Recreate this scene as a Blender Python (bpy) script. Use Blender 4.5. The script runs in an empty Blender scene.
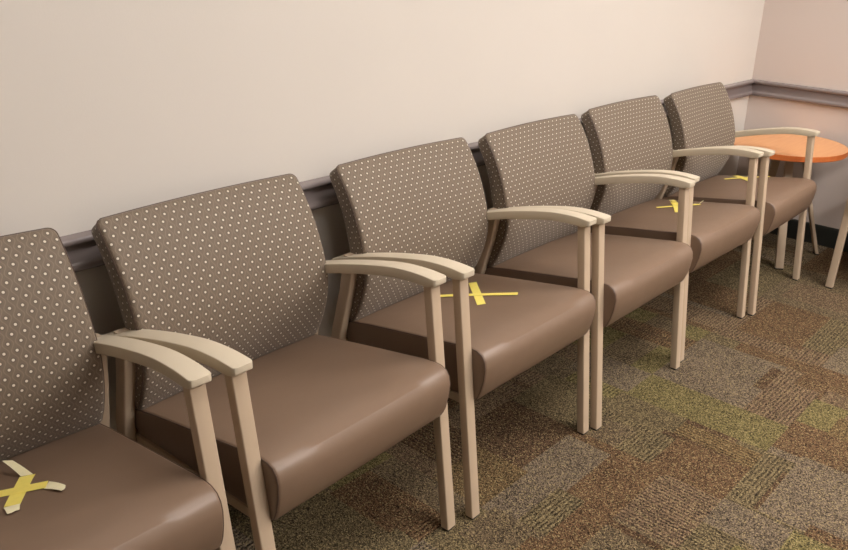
import bpy, bmesh, math, random
from mathutils import Vector, Matrix
random.seed(4)
S = bpy.context.scene
C = S.collection

# ------------------------------------------------------------------ camera
CAM = (-0.702287, -1.591046, 1.303771)
YAW, PITCH, ROLL, FPX = 0.886850, 0.422624, 0.037205, 785.8785
cd = bpy.data.cameras.new('camera'); cam = bpy.data.objects.new('camera', cd); C.objects.link(cam)
cy_, sy_, cp_, sp_ = math.cos(YAW), math.sin(YAW), math.cos(PITCH), math.sin(PITCH)
f_ = Vector((sy_*cp_, cy_*cp_, -sp_)); r_ = Vector((cy_, -sy_, 0)); u_ = r_.cross(f_)
cr, sr = math.cos(ROLL), math.sin(ROLL)
r2, u2 = r_*cr + u_*sr, -r_*sr + u_*cr
M = Matrix((r2, u2, -f_)).transposed().to_4x4(); M.translation = Vector(CAM)
cam.matrix_world = M
cd.sensor_width = 36; cd.lens = 36*FPX/848; cd.clip_start = 0.02
cd.shift_x = -66.833/848; cd.shift_y = 27.433/848      # the photograph is an off-centre crop
S.camera = cam

# ------------------------------------------------------------------ world, lights, exposure
w = bpy.data.worlds.new('world'); S.world = w; w.use_nodes = True
w.node_tree.nodes['Background'].inputs[0].default_value = (1.0, 0.93, 0.86, 1)
w.node_tree.nodes['Background'].inputs[1].default_value = 0.02
S.view_settings.view_transform = 'Standard'; S.view_settings.look = 'None'
S.view_settings.gamma = 1; S.view_settings.use_curve_mapping = False
S.view_settings.exposure = 1.32
PANELS = [(2.25, -1.75, 10.0), (2.55, -3.5, 10.0), (0.95, -3.0, 14.0), (0.40, -1.25, 4.2)]     # ceiling troffers: x, y, strength; last one added to brighten wall behind near chairs
LIGHT = (1.0, 0.942, 0.89)
CEIL = 2.55

# ------------------------------------------------------------------ materials
def lin(c):
    return tuple(((v/255)/12.92 if v/255 <= .04045 else ((v/255+.055)/1.055)**2.4) for v in c) + (1,)
class NT:
    def __init__(s, name):
        s.m = bpy.data.materials.new(name); s.m.use_nodes = True
        s.t = s.m.node_tree; s.b = s.t.nodes['Principled BSDF']
    def n(s, typ, **k):
        x = s.t.nodes.new(typ)
        for a, v in k.items(): setattr(x, a, v)
        return x
    def l(s, a, b): s.t.links.new(a, b)
    def math(s, op, a, b=None, c=None):
        x = s.n('ShaderNodeMath', operation=op)
        for i, v in enumerate((a, b, c)):
            if v is None: continue
            if isinstance(v, (int, float)): x.inputs[i].default_value = v
            else: s.l(v, x.inputs[i])
        return x.outputs[0]
    def mix(s, fac, a, b, blend='MIX'):
        x = s.n('ShaderNodeMix', data_type='RGBA', blend_type=blend)
        for i, v in ((0, fac), (6, a), (7, b)):
            if isinstance(v, (int, float, tuple)): x.inputs[i].default_value = v
            else: s.l(v, x.inputs[i])
        return x.outputs[2]
    def bump(s, h, strength, dist):
        x = s.n('ShaderNodeBump'); x.inputs['Strength'].default_value = strength; x.inputs['Distance'].default_value = dist
        s.l(h, x.inputs['Height']); s.l(x.outputs[0], s.b.inputs['Normal'])
    def noise(s, scale, detail=3, vec=None, rough=.5):
        x = s.n('ShaderNodeTexNoise'); x.inputs['Scale'].default_value = scale; x.inputs['Detail'].default_value = detail
        x.inputs['Roughness'].default_value = rough
        s.l(vec if vec is not None else s.obj(), x.inputs['Vector']); return x.outputs[0]
    def obj(s):
        if not hasattr(s, '_o'): s._o = s.n('ShaderNodeTexCoord')
        return s._o.outputs['Object']
    def uv(s):
        s.obj(); return s._o.outputs['UV']
def simple(name, col, rough=.5, var=.05, scale=8, bump=None, spec=.5, coat=0):
    k = NT(name); c = lin(col)
    nz = k.noise(scale, 3)
    k.l(k.mix(nz, tuple(v*(1-var) for v in c[:3])+(1,), tuple(min(1, v*(1+var)) for v in c[:3])+(1,)), k.b.inputs['Base Color'])
    k.b.inputs['Roughness'].default_value = rough
    k.b.inputs['Specular IOR Level'].default_value = spec
    k.b.inputs['Coat Weight'].default_value = coat
    if bump: k.bump(k.noise(bump[0], 4), bump[1], bump[2])
    return k.m

m_wall = simple('wall_paint', (212, 206, 199), .55, .02, 3, (260, .25, .0006), .3)
m_wall_r = simple('wall_paint_right', (210, 198, 191), .55, .02, 3, (260, .25, .0006), .3)
m_wall_low = m_wall
m_ceil = simple('ceiling_tile', (225, 222, 215), .9, .03, 60, (200, .5, .002))
m_rail = simple('mauve_grey_rail_paint', (140, 130, 129), .24, .04, 20, (120, .08, .0005), .5)
m_base = simple('dark_rubber_baseboard', (46, 48, 44), .45, .1, 12)
m_metal = simple('beige_powder_coat', (188, 168, 145), .42, .03, 14, (1400, .12, .0002), .4)
m_arm = simple('cream_armrest_urethane', (203, 191, 170), .42, .03, 18, (900, .1, .0002), .4)
m_glide = simple('black_plastic_glide', (22, 20, 19), .5)
m_pan = simple('dark_underside', (30, 27, 25), .7)
m_screw = simple('bright_screw_metal', (190, 180, 160), .25)
m_screw.node_tree.nodes['Principled BSDF'].inputs['Metallic'].default_value = .9

def vinyl(name, col):
    k = NT(name); c = lin(col)
    nz = k.noise(5, 3)
    k.l(k.mix(nz, tuple(v*.93 for v in c[:3])+(1,), tuple(v*1.07 for v in c[:3])+(1,)), k.b.inputs['Base Color'])
    k.b.inputs['Roughness'].default_value = .40
    k.b.inputs['Specular IOR Level'].default_value = .55
    v = k.n('ShaderNodeTexVoronoi'); v.inputs['Scale'].default_value = 700; k.l(k.obj(), v.inputs['Vector'])
    h = k.math('ADD', k.math('MULTIPLY', v.outputs[0], .25), k.math('MULTIPLY', k.noise(9, 2), 6.0))
    k.bump(h, .35, .0007)
    return k.m
m_vinyl = vinyl('brown_vinyl', (123, 101, 84))
m_piping = simple('brown_piping', (84, 66, 56), .45)

def fabric():
    k = NT('dotted_taupe_fabric')
    sp = k.n('ShaderNodeSeparateXYZ'); k.l(k.uv(), sp.inputs[0]); u, v = sp.outputs[0], sp.outputs[1]
    A, B = 0.0214, 0.0292          # column pitch, double row pitch (metres of cloth)
    def lattice(ou, ov):
        a = k.math('SUBTRACT', k.math('FRACT', k.math('ADD', k.math('DIVIDE', u, A), 20+ou)), .5)
        b = k.math('SUBTRACT', k.math('FRACT', k.math('ADD', k.math('DIVIDE', v, B), 20+ov)), .5)
        a = k.math('MULTIPLY', a, A); b = k.math('MULTIPLY', b, B)
        return k.math('SQRT', k.math('ADD', k.math('MULTIPLY', a, a), k.math('MULTIPLY', b, b)))
    d = k.math('MINIMUM', lattice(0, 0), lattice(.5, .5))
    def step(x, e0, e1):
        r = k.n('ShaderNodeMapRange', interpolation_type='SMOOTHSTEP'); k.l(x, r.inputs[0])
        r.inputs[1].default_value = e0; r.inputs[2].default_value = e1; r.inputs[3].default_value = 1; r.inputs[4].default_value = 0
        return r.outputs[0]
    dot = step(d, .0020, .0028)
    halo = step(d, .0036, .0056)
    # wavy ogee lines running up between the dots
    ph = k.math('MULTIPLY', v, 2*math.pi/B)
    wv = k.math('MULTIPLY', k.math('COSINE', ph), .0034)
    def wave(off, sgn):
        a = k.math('ADD', k.math('DIVIDE', k.math('ADD', u, k.math('MULTIPLY', wv, sgn)), A), 20+off)
        a = k.math('ABSOLUTE', k.math('MULTIPLY', k.math('SUBTRACT', k.math('FRACT', a), .5), A))
        return step(a, .0005, .0014)
    line = k.math('MAXIMUM', wave(.25, -1), wave(.75, 1))
    weave = k.n('ShaderNodeTexNoise'); weave.inputs['Scale'].default_value = 1500; weave.inputs['Detail'].default_value = 2
    k.l(k.uv(), weave.inputs['Vector'])
    base = k.mix(weave.outputs[0], lin((98, 86, 74)), lin((122, 107, 91)))
    base = k.mix(k.math('MULTIPLY', line, .42), base, lin((146, 129, 110)))
    base = k.mix(k.math('MULTIPLY', halo, .45), base, lin((84, 73, 62)))
    base = k.mix(dot, base, lin((212, 203, 186)))
    k.l(base, k.b.inputs['Base Color'])
    k.b.inputs['Roughness'].default_value = .62; k.b.inputs['Specular IOR Level'].default_value = .35
    k.b.inputs['Sheen Weight'].default_value = .15
    k.bump(k.math('ADD', weave.outputs[0], dot), .3, .0004)
    return k.m
m_fab = fabric()

def wood(name, c1, c2, rough):
    k = NT(name)
    mp = k.n('ShaderNodeMapping'); mp.inputs['Scale'].default_value = (2.2, 22, 5); mp.inputs['Rotation'].default_value = (0, 0, .35)
    k.l(k.obj(), mp.inputs[0])
    nz = k.noise(3.0, 6, mp.outputs[0], .6)
    r = k.n('ShaderNodeMapRange'); k.l(nz, r.inputs[0]); r.inputs[1].default_value = .3; r.inputs[2].default_value = .7
    k.l(k.mix(r.outputs[0], lin(c1), lin(c2)), k.b.inputs['Base Color'])
    k.b.inputs['Roughness'].default_value = rough
    return k.m
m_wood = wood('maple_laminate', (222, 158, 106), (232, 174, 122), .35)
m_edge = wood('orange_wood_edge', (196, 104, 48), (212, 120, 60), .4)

def tape(name, col):
    k = NT(name)
    nz = k.noise(60, 4); c = lin(col)
    k.l(k.mix(nz, tuple(v*.86 for v in c[:3])+(1,), tuple(min(1, v*1.06) for v in c[:3])+(1,)), k.b.inputs['Base Color'])
    k.b.inputs['Roughness'].default_value = .6
    k.b.inputs['Subsurface Weight'].default_value = 0
    k.bump(k.noise(350, 3), .5, .0006)
    return k.m
m_tape = tape('yellow_masking_tape', (250, 232, 118))
m_tape_back = tape('pale_tape_underside', (252, 243, 205))

def carpet():
    k = NT('patchwork_loop_carpet')
    at = k.n('ShaderNodeVertexColor', layer_name='weave_colour')
    col, mode = at.outputs[0], at.outputs[1]
    # loops
    vo = k.n('ShaderNodeTexVoronoi'); vo.inputs['Scale'].default_value = 300; k.l(k.obj(), vo.inputs['Vector'])
    sx = k.n('ShaderNodeSeparateXYZ'); k.l(k.obj(), sx.inputs[0])
    wob = k.math('MULTIPLY', k.noise(55, 2), .012)
    sa = k.math('SINE', k.math('MULTIPLY', k.math('ADD', sx.outputs[0], wob), 2*math.pi/.0125))
    sb = k.math('SINE', k.math('MULTIPLY', k.math('ADD', sx.outputs[1], wob), 2*math.pi/.0125))
    isx = k.math('GREATER_THAN', mode, .75); isy = k.math('LESS_THAN', mode, .25)
    rows = k.math('ADD', k.math('MULTIPLY', sa, isx), k.math('MULTIPLY', sb, isy))
    sp1 = k.noise(420, 3, None, .7)
    fine = k.math('MULTIPLY', k.math('SUBTRACT', .62, vo.outputs[0]), 1.1)
    yarn = k.n('ShaderNodeTexVoronoi'); yarn.inputs['Scale'].default_value = 330; k.l(k.obj(), yarn.inputs['Vector'])
    ys = k.n('ShaderNodeSeparateColor'); k.l(yarn.outputs['Color'], ys.inputs[0])
    b = k.math('ADD', k.math('MULTIPLY', fine, .9), k.math('MULTIPLY', k.math('SUBTRACT', sp1, .5), 1.4))
    b = k.math('ADD', b, k.math('MULTIPLY', k.math('SUBTRACT', ys.outputs[0], .5), 1.1))
    b = k.math('ADD', k.math('ADD', b, k.math('MULTIPLY', rows, .30)), .62)
    b = k.math('ADD', b, k.math('MULTIPLY', k.math('SUBTRACT', k.noise(7, 3), .5), .35))
    b = k.math('MAXIMUM', b, .12)
    cc = k.n('ShaderNodeCombineColor')
    for i in range(3): k.l(b, cc.inputs[i])
    c = k.mix(1.0, col, cc.outputs[0], 'MULTIPLY')
    # odd yellow / pale threads
    th = k.math('GREATER_THAN', ys.outputs[1], .88)
    c = k.mix(k.math('MULTIPLY', th, .5), c, lin((190, 170, 124)))
    k.l(c, k.b.inputs['Base Color'])
    k.b.inputs['Roughness'].default_value = .95; k.b.inputs['Specular IOR Level'].default_value = .15
    h = k.math('ADD', k.math('SUBTRACT', 1, vo.outputs[0]), k.math('MULTIPLY', rows, .35))
    k.bump(h, .9, .004)
    return k.m
m_carpet = carpet()

def emit(name, strength):
    k = NT(name)
    k.b.inputs['Base Color'].default_value = (.9, .9, .88, 1)
    k.b.inputs['Emission Color'].default_value = LIGHT + (1,)
    k.b.inputs['Emission Strength'].default_value = strength
    return k.m

# ------------------------------------------------------------------ mesh helpers
def obj(name, bm, mat, parent=None, smooth=True, ang=40):
    me = bpy.data.meshes.new(name)
    bmesh.ops.recalc_face_normals(bm, faces=bm.faces)
    bm.to_mesh(me); bm.free()
    for m in (mat if isinstance(mat, (list, tuple)) else [mat]): me.materials.append(m)
    for p in me.polygons: p.use_smooth = smooth
    o = bpy.data.objects.new(name, me); C.objects.link(o)
    if smooth:
        try: me.set_sharp_from_angle(angle=math.radians(ang))
        except Exception: pass
    if parent: o.parent = parent
    return o
def empty(name, loc=(0, 0, 0), rz=0):
    o = bpy.data.objects.new(name, None); C.objects.link(o)
    o.location = loc; o.rotation_euler = (0, 0, rz); o.empty_display_size = .1
    return o
def tag(o, label, cat, group=None):
    o['label'] = label; o['category'] = cat
    if group: o['group'] = group
    return o
def struct(o, label=None):
    o['kind'] = 'structure'
    if label: o['label'] = label
    return o
def box(bm, x0, x1, y0, y1, z0, z1):
    v = [bm.verts.new((x, y, z)) for x in (x0, x1) for y in (y0, y1) for z in (z0, z1)]
    for f in ((0, 1, 3, 2), (4, 6, 7, 5), (0, 4, 5, 1), (2, 3, 7, 6), (0, 2, 6, 4), (1, 5, 7, 3)):
        bm.faces.new([v[i] for i in f])
def prism(bm, secs):
    """loft closed rings of equal length, capped"""
    rings = [[bm.verts.new(p) for p in s] for s in secs]
    n = len(rings[0])
    for a, b in zip(rings, rings[1:]):
        for i in range(n): bm.faces.new((a[i], a[(i+1) % n], b[(i+1) % n], b[i]))
    bm.faces.new(rings[0][::-1]); bm.faces.new(rings[-1])
    return rings
def rrect(hx, hy, r, n=4):
    pts = []
    for cx, cy, a0 in ((hx-r, hy-r, 0), (-hx+r, hy-r, 90), (-hx+r, -hy+r, 180), (hx-r, -hy+r, 270)):
        for i in range(n+1):
            a = math.radians(a0+90*i/n); pts.append((cx+r*math.cos(a), cy+r*math.sin(a)))
    return pts
def tube(bm, pts, r, n=8):
    secs = []
    for i, p in enumerate(pts):
        p = Vector(p); a = Vector(pts[max(0, i-1)]); b = Vector(pts[min(len(pts)-1, i+1)])
        t = (b-a).normalized(); up = Vector((1, 0, 0)) if abs(t.x) < .9 else Vector((0, 0, 1))
        s = t.cross(up).normalized(); q = t.cross(s)
        secs.append([p + s*r*math.cos(2*math.pi*k/n) + q*r*math.sin(2*math.pi*k/n) for k in range(n)])
    prism(bm, secs)
def lerp_curve(P, n):
    """Catmull-Rom through 2-D points, n samples"""
    out = []
    P = [P[0]] + list(P) + [P[-1]]
    segs = len(P)-3
    for k in range(n):
        t = k/(n-1)*segs; i = min(int(t), segs-1); t -= i
        p0, p1, p2, p3 = P[i:i+4]
        out.append(tuple(.5*((2*b)+(-a+c)*t+(2*a-5*b+4*c-d)*t*t+(-a+3*b-3*c+d)*t**3) for a, b, c, d in zip(p0, p1, p2, p3)))
    return out

# ------------------------------------------------------------------ room
XR, XL, YF = 3.253, -4.2, -5.0
def quadmesh(name, pts, mat):
    bm = bmesh.new(); bm.faces.new([bm.verts.new(p) for p in pts]); return obj(name, bm, mat, smooth=False)
def slab(name, b, mat):
    bm = bmesh.new(); box(bm, *b); return obj(name, bm, mat, smooth=False)
struct(slab('wall_back', (XL-.1, XR+.1, 0, .1, 0, CEIL), m_wall))
struct(slab('wall_right', (XR, XR+.1, YF-.1, 0, 0, CEIL), m_wall_r))
struct(slab('wall_left', (XL-.1, XL, YF-.1, 0, 0, CEIL), m_wall))
struct(slab('wall_front', (XL-.1, XR+.1, YF-.1, YF, 0, CEIL), m_wall))
struct(slab('ceiling', (XL-.1, XR+.1, YF-.1, .1, CEIL, CEIL+.08), m_ceil))

# carpet: fine grid of faces, each carrying the yarn colour of the patch it lies in
BR, DB, OL, GN, GR, PK, TN, OR = ((113, 88, 64), (99, 77, 57), (115, 101, 75), (124, 113, 74), (124, 109, 91), (121, 100, 79), (116, 100, 78), (118, 97, 67))
T0x, T0y, TP, TQ = .09, -.065, .46, .475
rects = []
def rnd_tiles():
    rg = random.Random(11)
    cols = [BR, BR, DB, OL, GN, GR, PK, TN, GR, BR, OL]
    for i in range(-7, 8):
        for j in range(-1, 11):
            x0, y1 = T0x+i*TP, T0y-j*TQ+TQ; x1, y0 = x0+TP, y1-TQ
            rects.append((x0, x1, y0, y1, rg.choice(cols), rg.choice((0, .5, .5, 1))))
            for _ in range(2):
                if rg.random() < .5: a, b = x0, x1; c = y0+rg.random()*.3; d = c+.1+rg.random()*.16
                else: c, d = y0, y1; a = x0+rg.random()*.3; b = a+.1+rg.random()*.16
                rects.append((a, min(b, x1), c, min(d, y1), rg.choice(cols), rg.choice((0, .5, 1))))
            if rg.random() < .6:
                a = x0+rg.random()*.4; c = y0+rg.random()*.2
                rects.append((a, a+.025, c, c+.22, DB, .5))
rnd_tiles()
# patches seen in front of the chairs (x0, x1, y0, y1, colour, row direction)
rects += [(1.01+(a-.98)*1.022, 1.01+(b-.98)*1.022, -.54+(c+.54)*1.055, -.54+(d+.54)*1.055, e, f) for a, b, c, d, e, f in [
    (1.43, 1.80, -.99, -.54, GR, .5), (1.43, 1.88, -.99, -.84, PK, 0), (1.60, 1.76, -.845, -.805, DB, .5),
    (1.80, 1.90, -.90, -.64, BR, .5), (1.80, 1.88, -.66, -.54, OL, 1), (1.88, 2.33, -.99, -.54, PK, 0), (1.96, 2.33, -.83, -.60, BR, .5),
    (2.00, 2.33, -.99, -.82, OL, 0), (1.88, 2.10, -1.2, -.93, GR, .5), (1.70, 1.89, -1.02, -.91, BR, .5), (1.56, 1.74, -1.2, -1.0, PK, .5),
    (2.33, 2.78, -.99, -.54, TN, 1), (2.4, 2.6, -.85, -.6, PK, .5), (2.33, 2.78, -.54, -.3, OL, .5), (2.78, 3.2, -.99, -.54, BR, .5),
    (1.26, 1.43, -.99, -.53, GN, .5), (1.14, 1.26, -.99, -.53, OL, .5), (1.13, 1.24, -.99, -.75, OR, 1), (1.14, 1.16, -.93, -.73, DB, .5), (1.24, 1.26, -.90, -.75, DB, .5),
    (.98, 1.14, -.80, -.54, OL, 0), (.96, 1.15, -.99, -.78, BR, .5), (.80, .97, -.99, -.83, PK, 1), (.98, 1.10, -.67, -.54, TN, .5),
    (1.43, 1.65, -1.10, -.99, GN, .5), (1.30, 1.49, -1.17, -.99, BR, .5), (1.47, 1.60, -1.3, -1.08, OR, .5),
    (.99, 1.26, -1.07, -.99, OL, 0), (.99, 1.20, -1.075, -1.06, DB, .5), (.99, 1.31, -1.44, -1.07, GR, .5), (.98, 1.03, -1.30, -1.19, BR, .5),
    (.84, .98, -1.16, -.99, GR, .5), (.66, .86, -1.12, -.96, OL, 1), (.53, .84, -1.3, -1.08, GN, .5),
    (.53, .98, -.82, -.54, BR, .5), (.53, .94, -.675, -.50, GR, .5), (.53, .72, -.56, -.40, OR, .5), (.72, .96, -.99, -.82, PK, 1),
    (.53, .72, -.74, -.66, OL, 0), (.42, .55, -.74, -.58, TN, .5), (.3, .53, -.99, -.72, BR, .5),
    (.31, .45, -.48, -.25, BR, .5), (.22, .33, -.54, -.47, OL, .5), (.08, .31, -.54, -.09, OL, .5), (.45, .53, -.54, -.25, TN, .5),
    (.72, .98, -.54, -.3, DB, .5), (.98, 1.2, -.54, -.3, OL, .5), (1.27, 1.43, -.54, -.31, GR, .5),
]]
def carpet_at(x, y):
    for r in reversed(rects):
        if r[0] <= x < r[1] and r[2] <= y < r[3]: return r[4], r[5]
    return BR, .5
def build_floor():
    def axis(lo, f0, f1, hi, fine, coarse):
        a = []; v = lo
        while v < f0-1e-6: a.append(v); v += coarse
        v = f0
        while v < f1-1e-6: a.append(v); v += fine
        v = f1
        while v < hi-1e-6: a.append(v); v += coarse
        a.append(hi); return a
    xs = axis(XL, -.5, XR-.02, XR+.02, .0125, .1); ys = axis(YF, -1.5, 0, .02, .0125, .1)
    ny = len(ys); vs = [(x, y, 0) for x in xs for y in ys]
    fs = []; cols = []
    for i in range(len(xs)-1):
        for j in range(ny-1):
            fs.append((i*ny+j, (i+1)*ny+j, (i+1)*ny+j+1, i*ny+j+1))
            c, m = carpet_at((xs[i]+xs[i+1])/2, (ys[j]+ys[j+1])/2)
            cols.append(lin(c)[:3]+(m,))
    me = bpy.data.meshes.new('floor'); me.from_pydata(vs, [], fs)
    ca = me.color_attributes.new('weave_colour', 'FLOAT_COLOR', 'CORNER')
    buf = []
    for c in cols: buf += list(c)*4
    ca.data.foreach_set('color', buf)
    me.materials.append(m_carpet)
    o = bpy.data.objects.new('floor', me); C.objects.link(o); return struct(o)
build_floor()

# chair rail and baseboard (profile: distance from wall, height)
RAIL = [(0, .677), (.014, .678), (.021, .681), (.0245, .686), (.0240, .692), (.019, .697), (.0135, .702), (.0110, .710), (.0090, .720), (.0075, .7285), (.0075, .733),
        (.015, .7345), (.0205, .737), (.0235, .742), (.0225, .748), (.017, .7515), (.010, .7525), (0, .7535)]
BASE = [(0, 0), (.012, 0), (.0085, .012), (.008, .088), (.006, .096), (.001, .100), (0, .100)]
def trim(name, prof, wall, mat):
    bm = bmesh.new()
    if wall == 'back': secs = [[(XL, -d, z) for d, z in prof], [(XR-0, -d, z) for d, z in prof]]; 
    else: secs = [[(XR-d, -0.0, z) for d, z in prof], [(XR-d, YF, z) for d, z in prof]]
    if wall == 'back':
        secs[1] = [(XR-d, -d, z) for d, z in prof]     # mitred corner
    else:
        secs[0] = [(XR-d, -d, z) for d, z in prof]
    prism(bm, secs)
    return struct(obj(name, bm, mat, ang=50))
trim('trim_1', RAIL, 'back', m_rail); trim('trim_2', RAIL, 'right', m_rail)
trim('baseboard_back', BASE, 'back', m_base); trim('baseboard_right', BASE, 'right', m_base)

# ------------------------------------------------------------------ ceiling lights (above the frame, they light the room; the last is added fill)
for i, (x, y, st) in enumerate(PANELS):
    t = empty('ceiling_light', (x, y, CEIL))
    where = ['nearest the corner of wall and table', 'at the front of the room by the right wall', 'at the front of the room, left', 'over the nearest chairs, added as fill light'][i]
    tag(t, 'recessed rectangular ceiling light panel ' + where, 'ceiling light', 'ceiling light panels')
    bm = bmesh.new()
    for b in ((-.62, -.58, -.32, .32), (.58, .62, -.32, .32), (-.58, .58, -.32, -.28), (-.58, .58, .28, .32)): box(bm, b[0], b[1], b[2], b[3], -.012, -.001)
    obj('frame', bm, m_ceil, t, False)
    bm = bmesh.new(); box(bm, -.58, .58, -.28, .28, -.008, -.001)
    obj('diffuser', bm, emit('lamp_diffuser', st), t, False)

# ------------------------------------------------------------------ chair
HW = .253          # half distance between arm centres
def slanted_bar(cx, y_top, z_top, y_bot, z_bot, hx, hy, r=.004):
    bm = bmesh.new(); s = rrect(hx, hy, r, 3)
    prism(bm, [[(cx+a, y_bot+b, z_bot) for a, b in s], [(cx+a, y_top+b, z_top) for a, b in s]])
    return bm

# front face of the back cushion, side view: (y, z), bottom to top
BACK = [(.408, .385), (.380, .430), (.355, .490), (.343, .540), (.344, .590), (.359, .650), (.381, .708), (.407, .756), (.443, .807)]
def back_cushion():
    cur = lerp_curve(BACK, 60)
    L = [0]
    for a, b in zip(cur, cur[1:]): L.append(L[-1]+math.hypot(b[0]-a[0], b[1]-a[1]))
    H = L[-1]
    def at(s):
        s = max(-.02, min(H+.02, s)); i = 0
        while i < len(L)-2 and L[i+1] < s: i += 1
        t = (s-L[i])/(L[i+1]-L[i]); a, b = cur[i], cur[i+1]
        return a[0]+(b[0]-a[0])*t, a[1]+(b[1]-a[1])*t, (b[0]-a[0])/(L[i+1]-L[i]), (b[1]-a[1])/(L[i+1]-L[i])
    W = .242
    def pos(u, s, d):                   # d: depth behind the front surface
        y, z, ty, tz = at(s)
        d *= 1 - .28*max(0, min(1, (s/H-.55)/.45)) - .25*max(0, 1-s/(H*.3))   # thinner towards the top and the foot
        y2 = y + tz*d; z2 = z - ty*d
        y2 += .006*(1-(u/W)**2)              # dished: the sides come forward
        z2 += .003*(1-(u/W)**2)*max(0, s/H-.5)*2   # top edge crowned
        return (u, y2, z2)
    hh = H/2; N = 12
    def outline(inset):
        r = .015-inset*.5
        pts = []
        hx, hy = W-inset, hh-inset
        base = []
        for cx, cyy, a0 in ((hx-r, hy-r, 0), (-hx+r, hy-r, 90), (-hx+r, -hy+r, 180), (hx-r, -hy+r, 270)):
            for i in range(7):
                a = math.radians(a0+15*i); base.append((cx+r*math.cos(a), cyy+r*math.sin(a)))
        # densify straight runs
        for i, p in enumerate(base):
            q = base[(i+1) % len(base)]; pts.append(p)
            if math.hypot(q[0]-p[0], q[1]-p[1]) > .05:
                for k in range(1, N): pts.append((p[0]+(q[0]-p[0])*k/N, p[1]+(q[1]-p[1])*k/N))
        return pts
    bm = bmesh.new(); uvl = bm.loops.layers.uv.new('UVMap')
    TH = .062
    rings = []   # (verts, uvs)
    def add(pts, d, uvs=None):
        rings.append(([bm.verts.new(pos(p[0], p[1]+hh, d)) for p in pts], uvs or [(p[0], p[1]) for p in pts]))
    o0 = outline(0)
    # front rings, centre outwards; slight pillow
    ts = [.04, .2, .36, .52, .68, .8, .9, .96]
    o_in = outline(.009)
    for t in ts: add([(p[0]*t, p[1]*t) for p in o_in], -.004*(1-t**4))
    add(o_in, .0)
    add(outline(.004), .0018); add(outline(.001), .005); add(o0, .009)
    # sides: cloth coordinates keep running outwards along the outline normal
    def out_uv(d):
        res = []
        for p in o0:
            ax = abs(p[0])/W; ay = abs(p[1])/hh
            if ax > ay: res.append((p[0]+math.copysign(d, p[0]), p[1]))
            else: res.append((p[0], p[1]+math.copysign(d, p[1])))
        return res
    for d in (.02, .035, TH-.006): add(o0, d, out_uv(d))
    add(outline(.003), TH, out_uv(TH))
    for t in (.9, .6, .3, .04): add([(p[0]*t, p[1]*t) for p in outline(.003)], TH)
    n = len(o0)
    def face(vs, uvs):
        f = bm.faces.new(vs)
        for lp, c in zip(f.loops, uvs): lp[uvl].uv = c
    for (a, ua), (b, ub) in zip(rings, rings[1:]):
        for i in range(n):
            j = (i+1) % n
            face((a[i], a[j], b[j], b[i]), (ua[i], ua[j], ub[j], ub[i]))
    face(rings[0][0][::-1], rings[0][1][::-1]); face(rings[-1][0], rings[-1][1])
    seam = [pos(p[0]*1.002, p[1]*1.002+hh, .0085) for p in o0]
    return bm, seam

# seat, side view: outline counter-clockwise starting at the rear top (y, z)
def seat_profile():
    P = [(.445, .386), (.36, .404), (.24, .424), (.12, .443), (.04, .456), (.004, .460), (-.018, .4585), (-.034, .451), (-.043, .437), (-.046, .417),
         (-.042, .385), (-.034, .355), (-.026, .336), (-.020, .327), (-.010, .322), (.01, .321), (.10, .321), (.30, .322), (.43, .322), (.447, .326), (.452, .34), (.452, .36), (.450, .379)]
    return P
def inset_poly(P, d):
    out = []; n = len(P)
    for i in range(n):
        a, b, c = Vector(P[i-1]), Vector(P[i]), Vector(P[(i+1) % n])
        t = ((b-a).normalized()+(c-b).normalized()).normalized()
        nrm = Vector((-t.y, t.x))     # inward for this winding
        out.append((b.x+nrm.x*d, b.y+nrm.y*d))
    return out
def seat_mesh():
    P0 = seat_profile()
    # densify with Catmull-Rom on the nose only
    bm = bmesh.new(); W = .2390; R = .007
    st = []
    for a in (90, 65, 40, 20, 0): st.append((-(W-R)-R*math.sin(math.radians(a)), R*(1-math.cos(math.radians(a)))))
    xs = st + [(-(W-R)+2*(W-R)*k/14, 0) for k in range(1, 14)] + [(-x, d) for x, d in st[::-1]]
    secs = []
    for x, d in xs:
        pr = inset_poly(P0, d)
        sec = []
        for (y, z) in pr:
            if z > .375 or y < -.015:
                k = (1-(abs(x)/W)**3)
                if y > -.02: z += .007*k*max(0, min(1, (y+.02)/.15))*(1 if y < .3 else max(0, (.46-y)/.16))
                else: y -= .004*k
            sec.append((x, y, z))
        secs.append(sec)
    prism(bm, secs)
    bm.normal_update()
    seams = []
    for sx in (-1, 1):
        pr = inset_poly(P0, .0025)
        seams.append([(sx*(W-.0015), y, z) for y, z in pr[:14]])
    return bm, seams

# arm cap, side view: top line (y, z) front to rear
ARM_T = [(-.004, .6560), (.05, .6590), (.12, .6545), (.20, .6395), (.28, .6205), (.36, .598), (.440, .572)]
def arm_mesh(cx):
    T = lerp_curve(ARM_T, 80); bm = bmesh.new(); secs = []
    L = T[-1][0]-T[0][0]
    for (y, z) in T:
        s = y-T[0][0]; e = L-s
        hw = .0205
        if s < .010: hw = .0120+.0085*math.sqrt(max(0, 1-((.010-s)/.010)**2))
        th = .0245
        if s < .030: th = .012+.0125*(s/.030)**.6
        if e < .02: th = .018+.0065*(e/.02)
        r = min(.0022, th*.4, hw*.6)
        sec = [(cx+a, y, z-th/2+b) for a, b in rrect(hw, th/2, r, 3)]
        secs.append(sec)
    prism(bm, secs); return bm

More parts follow.
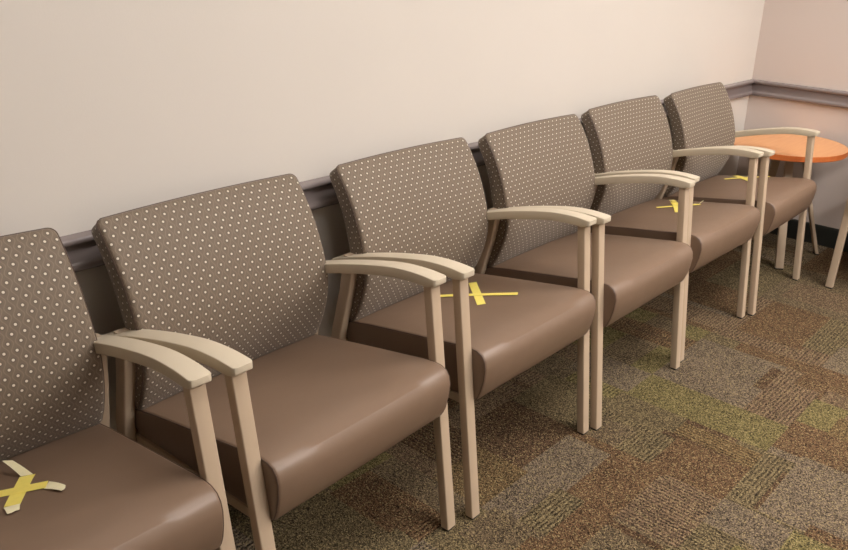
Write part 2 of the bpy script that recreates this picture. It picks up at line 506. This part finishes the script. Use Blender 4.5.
def make_chair(name='waiting_room_chair'):
    t = empty(name)
    bm, seam = back_cushion(); bk = obj('backrest', bm, m_fab, t, ang=60)
    bm = bmesh.new(); tube(bm, seam+[seam[0]], .0013, 6); obj('seam', bm, m_piping, bk)
    bm, seams = seat_mesh(); st = obj('seat', bm, m_vinyl, t, ang=35)
    for s in seams:
        bm = bmesh.new(); tube(bm, s, .0014, 6); obj('piping', bm, m_piping, st)
    for sx in (-1, 1):
        x = sx*HW
        a = obj('armrest', arm_mesh(x), m_arm, t, ang=28)
        lg = obj('front_leg', slanted_bar(x, .026, .641, -.032, .006, .0150, .0120, .0028), m_metal, t)
        obj('glide', slanted_bar(x, -.0315, .0065, -.032, .0, .0135, .0105, .003), m_glide, lg)
        # rear leg: flat bar leaning back to the wall
        bm = bmesh.new(); secs = []
        for y, z in ((.498, .006), (.476, .20), (.448, .36), (.408, .49), (.386, .590)):
            secs.append([(x+a_, y+b_, z) for a_, b_ in rrect(.0125, .0185, .004, 3)])
        prism(bm, secs); rl = obj('rear_leg', bm, m_metal, t)
        obj('glide', slanted_bar(x, .4978, .0065, .498, .0, .0115, .0165, .003), m_glide, rl)
        # side rail under the cushion
        bm = bmesh.new(); xi = sx*(HW-.0195)
        s = [(-.0065, 0), (.0065, 0), (.0065, .021), (-.0065, .021)]
        prism(bm, [[(xi+a_, y, z+b_) for a_, b_ in s] for y, z in ((.008, .300), (.452, .298))])
        # little outriggers joining rail to the legs
        obj('side_rail', bm, m_metal, t, False)
        bm = bmesh.new(); tube(bm, [(xi-sx*.004, .436, .332), (xi+sx*.0075, .436, .332)], .006, 10); obj('screw', bm, m_screw, t)
    for y in (.05, .40):
        bm = bmesh.new(); box(bm, -.228, .228, y, y+.02, .298, .314); obj('cross_rail', bm, m_metal, t, False)
    bm = bmesh.new(); box(bm, -.21, .21, .03, .43, .314, .3215); obj('seat_pan', bm, m_pan, t, False)
    for x in (-.17, .17):
        bm = bmesh.new(); secs = []
        for y, z in ((.447, .322), (.452, .40), (.430, .46), (.414, .52), (.411, .60), (.424, .66)):
            secs.append([(x+a_, y+b_, z) for a_, b_ in rrect(.012, .006, .003, 2)])
        prism(bm, secs); obj('back_bracket', bm, m_metal, t)
    bm = bmesh.new(); box(bm, -.245, .245, .422, .436, .475, .500); obj('back_crossbar', bm, m_metal, t, False)
    return t
def copy_tree(o, parent=None):
    c = o.copy(); C.objects.link(c)
    if parent: c.parent = parent
    for ch in [x for x in bpy.data.objects if x.parent == o]: copy_tree(ch, c)
    return c

CH = [(-.3934, -.5309, -.005), (.1827, -.5336, .0477), (.7622, -.5339, .0149), (1.3144, -.544, .0086), (1.8795, -.53, -.0111), (2.441, -.5496, .0161)]
LAB = ['nearest dotted chair, cut off by the left edge, with curled yellow tape on its seat',
       'second chair from the left, fully in view, its brown seat bare of tape',
       'third chair from the left, a flat yellow tape cross beside its armrest post',
       'untaped dotted chair in the middle, fourth from the left',
       'fifth chair from the left, crumpled yellow tape half behind its armrest post',
       'last chair of the wall row, beside the round wooden table']
proto = make_chair()
chairs = []
for i, (x, y, a) in enumerate(CH):
    o = proto if i == 0 else copy_tree(proto)
    o.location = (x, y, 0); o.rotation_euler.z = a
    tag(o, LAB[i], 'chair', 'row of waiting room chairs along the wall'); chairs.append(o)
o = copy_tree(proto); o.location = (2.740, -.9735, 0); o.rotation_euler.z = -math.pi/2
tag(o, 'chair by the right wall, only its slanting front leg showing at the right edge', 'chair')

# ------------------------------------------------------------------ round side table
def make_table(cx, cy, R, ztop):
    t = empty('side_table', (cx, cy, 0))
    tag(t, 'small round side table with orange wooden top and splayed beige metal legs in the corner', 'table')
    n = 96; bm = bmesh.new()
    prof = [(R-.0015, 0), (R, -.0015), (R, -.0225), (R-.002, -.0245)]
    # laminate top is a disc, the band around it the edge
    rings = [[bm.verts.new((r*math.cos(2*math.pi*k/n), r*math.sin(2*math.pi*k/n), ztop+z)) for k in range(n)] for r, z in prof]
    for a, b in zip(rings, rings[1:]):
        for k in range(n): bm.faces.new((a[k], a[(k+1) % n], b[(k+1) % n], b[k]))
    bm.faces.new(rings[-1][::-1]); f = bm.faces.new(rings[0])
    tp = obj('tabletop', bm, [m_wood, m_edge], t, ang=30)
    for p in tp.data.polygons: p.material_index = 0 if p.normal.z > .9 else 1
    bm = bmesh.new(); prism(bm, [[(r*math.cos(2*math.pi*k/24), r*math.sin(2*math.pi*k/24), z) for k in range(24)] for r, z in ((.10, ztop-.031), (.105, ztop-.0245))])
    obj('mounting_plate', bm, m_metal, t)
    for ang in (216, 306, 36, 126):
        c, s = math.cos(math.radians(ang)), math.sin(math.radians(ang))
        bm = bmesh.new(); secs = []
        for r, z in ((.240, .006), (.203, .12), (.163, .25), (.122, .38), (.085, ztop-.031)):
            secs.append([(c*(r+a)-s*b, s*(r+a)+c*b, z) for a, b in rrect(.0085, .019, .003, 3)])
        prism(bm, secs); lg = obj('leg', bm, m_metal, t)
        bm = bmesh.new(); prism(bm, [[(c*(.240+a)-s*b, s*(.240+a)+c*b, z) for a, b in rrect(.009, .0195, .003, 2)] for z in (0, .0065)])
        obj('glide', bm, m_glide, lg)
make_table(2.960, -.330, .270, .532)

# ------------------------------------------------------------------ tape crosses on the seats (local chair coordinates)
def seat_z(x, y):
    P = seat_profile()[:7]
    P = P[::-1]
    for (y0, z0), (y1, z1) in zip(P, P[1:]):
        if y0 <= y <= y1: z = z0+(z1-z0)*(y-y0)/(y1-y0); break
    else: z = .43
    k = 1-(abs(x)/.2385)**3
    return z+.007*k*max(0, min(1, (y+.02)/.15))*(1 if y < .3 else max(0, (.46-y)/.16))
def strip(bm, pts, w, rs, mats=None, jag=.002):
    """ribbon through (x, y, lift, bank) with torn ends, 0.4 mm thick"""
    rg = random.Random(rs); dense = []
    for a, b in zip(pts, pts[1:]):
        for k in range(6): dense.append(tuple(p+(q-p)*k/6 for p, q in zip(a, b)))
    dense.append(pts[-1])
    L, Rr = [], []
    for i, p in enumerate(dense):
        a, b = dense[max(0, i-1)], dense[min(len(dense)-1, i+1)]
        dx, dy = b[0]-a[0], b[1]-a[1]; l = math.hypot(dx, dy) or 1; nx, ny = -dy/l, dx/l
        for sgn, out in ((1, L), (-1, Rr)):
            x = p[0]+nx*w/2*sgn; y = p[1]+ny*w/2*sgn
            if i in (0, len(dense)-1): x += rg.uniform(-jag, jag)*dx/l; y += rg.uniform(-jag, jag)*dy/l
            out.append(Vector((x, y, seat_z(x, y)+.0006+p[2]+p[3]*sgn)))
    v = []
    for l, r in zip(L, Rr):
        v.append([bm.verts.new(p) for p in (l+Vector((0, 0, .0005)), r+Vector((0, 0, .0005)), r, l)])
    for a, b in zip(v, v[1:]):
        for i in range(4): bm.faces.new((a[i], a[(i+1) % 4], b[(i+1) % 4], b[i]))
    bm.faces.new(v[0][::-1]); bm.faces.new(v[-1])
def flap(bm, hinge_a, hinge_b, tip, n=5, jag=.003, rs=1):
    """turned-up end of a strip: a torn little sheet from the hinge line to the tip"""
    rg = random.Random(rs); A, B, Tp = Vector(hinge_a), Vector(hinge_b), Vector(tip)
    rows = []
    for i in range(n+1):
        t = i/n; mid = (A+B)/2*(1-t)+Tp*t; mid.z += .0015*math.sin(math.pi*t)
        hw = (B-A)/2*(1-.25*t)
        row = []
        for k in range(4):
            q = mid+hw*(k/1.5-1)
            if i == n: q += (Tp-(A+B)/2).normalized()*rg.uniform(-jag, jag)
            row.append(q)
        rows.append(row)
    up = (B-A).cross(Tp-A).normalized()*.0005
    f = [[bm.verts.new(p) for p in r] for r in rows]; g = [[bm.verts.new(p+up) for p in r] for r in rows]
    for i in range(n):
        for k in range(3):
            bm.faces.new((f[i][k], f[i][k+1], f[i+1][k+1], f[i+1][k])); bm.faces.new((g[i][k], g[i+1][k], g[i+1][k+1], g[i][k+1]))
    for i in range(n):
        bm.faces.new((f[i][0], f[i+1][0], g[i+1][0], g[i][0])); bm.faces.new((f[i][3], g[i][3], g[i+1][3], f[i+1][3]))
    for k in range(3):
        bm.faces.new((f[0][k], g[0][k], g[0][k+1], f[0][k+1])); bm.faces.new((f[n][k], f[n][k+1], g[n][k+1], g[n][k]))
def tape_cross(i, strips, flaps, label):
    t = empty('tape_cross', CH[i][:2]+(0,), CH[i][2])
    tag(t, label, 'tape', 'yellow tape crosses on the seats')
    for k, (pts, w) in enumerate(strips):
        bm = bmesh.new(); strip(bm, pts, w, i*7+k); obj('tape_strip', bm, m_tape, t, False)
    for k, (a, b, c) in enumerate(flaps):
        bm = bmesh.new()
        P = lambda p: (p[0], p[1], seat_z(p[0], p[1])+p[2])
        flap(bm, P(a), P(b), P(c), rs=i+k); obj('curled_end', bm, m_tape_back, t, False)

tape_cross(0, [([(.000, .196, 0, 0), (.056, .284, 0, 0)], .025), ([(-.055, .292, 0, 0), (.001, .258, 0, 0), (.063, .216, .0012, 0)], .025)],
           [((.048, .291, .001), (.064, .279, .001), (.042, .324, .028)), ((.054, .205, .0015), (.070, .224, .0015), (.074, .170, .005)),
            ((-.011, .202, .001), (.011, .191, .001), (-.007, .168, .004))],
           'yellow tape cross with pale curled torn ends on the nearest seat')
tape_cross(2, [([(.138, .316, 0, 0), (-.008, .160, 0, 0)], .023), ([(-.010, .335, 0, 0), (.104, .125, .0012, 0)], .020)], [],
           'flat yellow tape cross, one strip wide and one narrow, on the third seat')
tape_cross(4, [([(.160, .276, .001, 0), (.10, .234, .006, .002), (.008, .176, 0, 0)], .025), ([(.051, .290, .001, 0), (.148, .160, .0035, 0)], .021)],
           [((.148, .279, .001), (.165, .262, .001), (.120, .268, .020)), ((.142, .162, .003), (.154, .170, .003), (.160, .156, .016))],
           'crumpled yellow tape cross on the fifth seat, half behind the armrest post')
tape_cross(5, [([(.216, .308, .001, 0), (.090, .190, .002, 0)], .027), ([(.112, .315, .001, 0), (.205, .150, .004, 0)], .023)], [],
           'flat yellow tape cross on the farthest seat, beside the round wooden table')
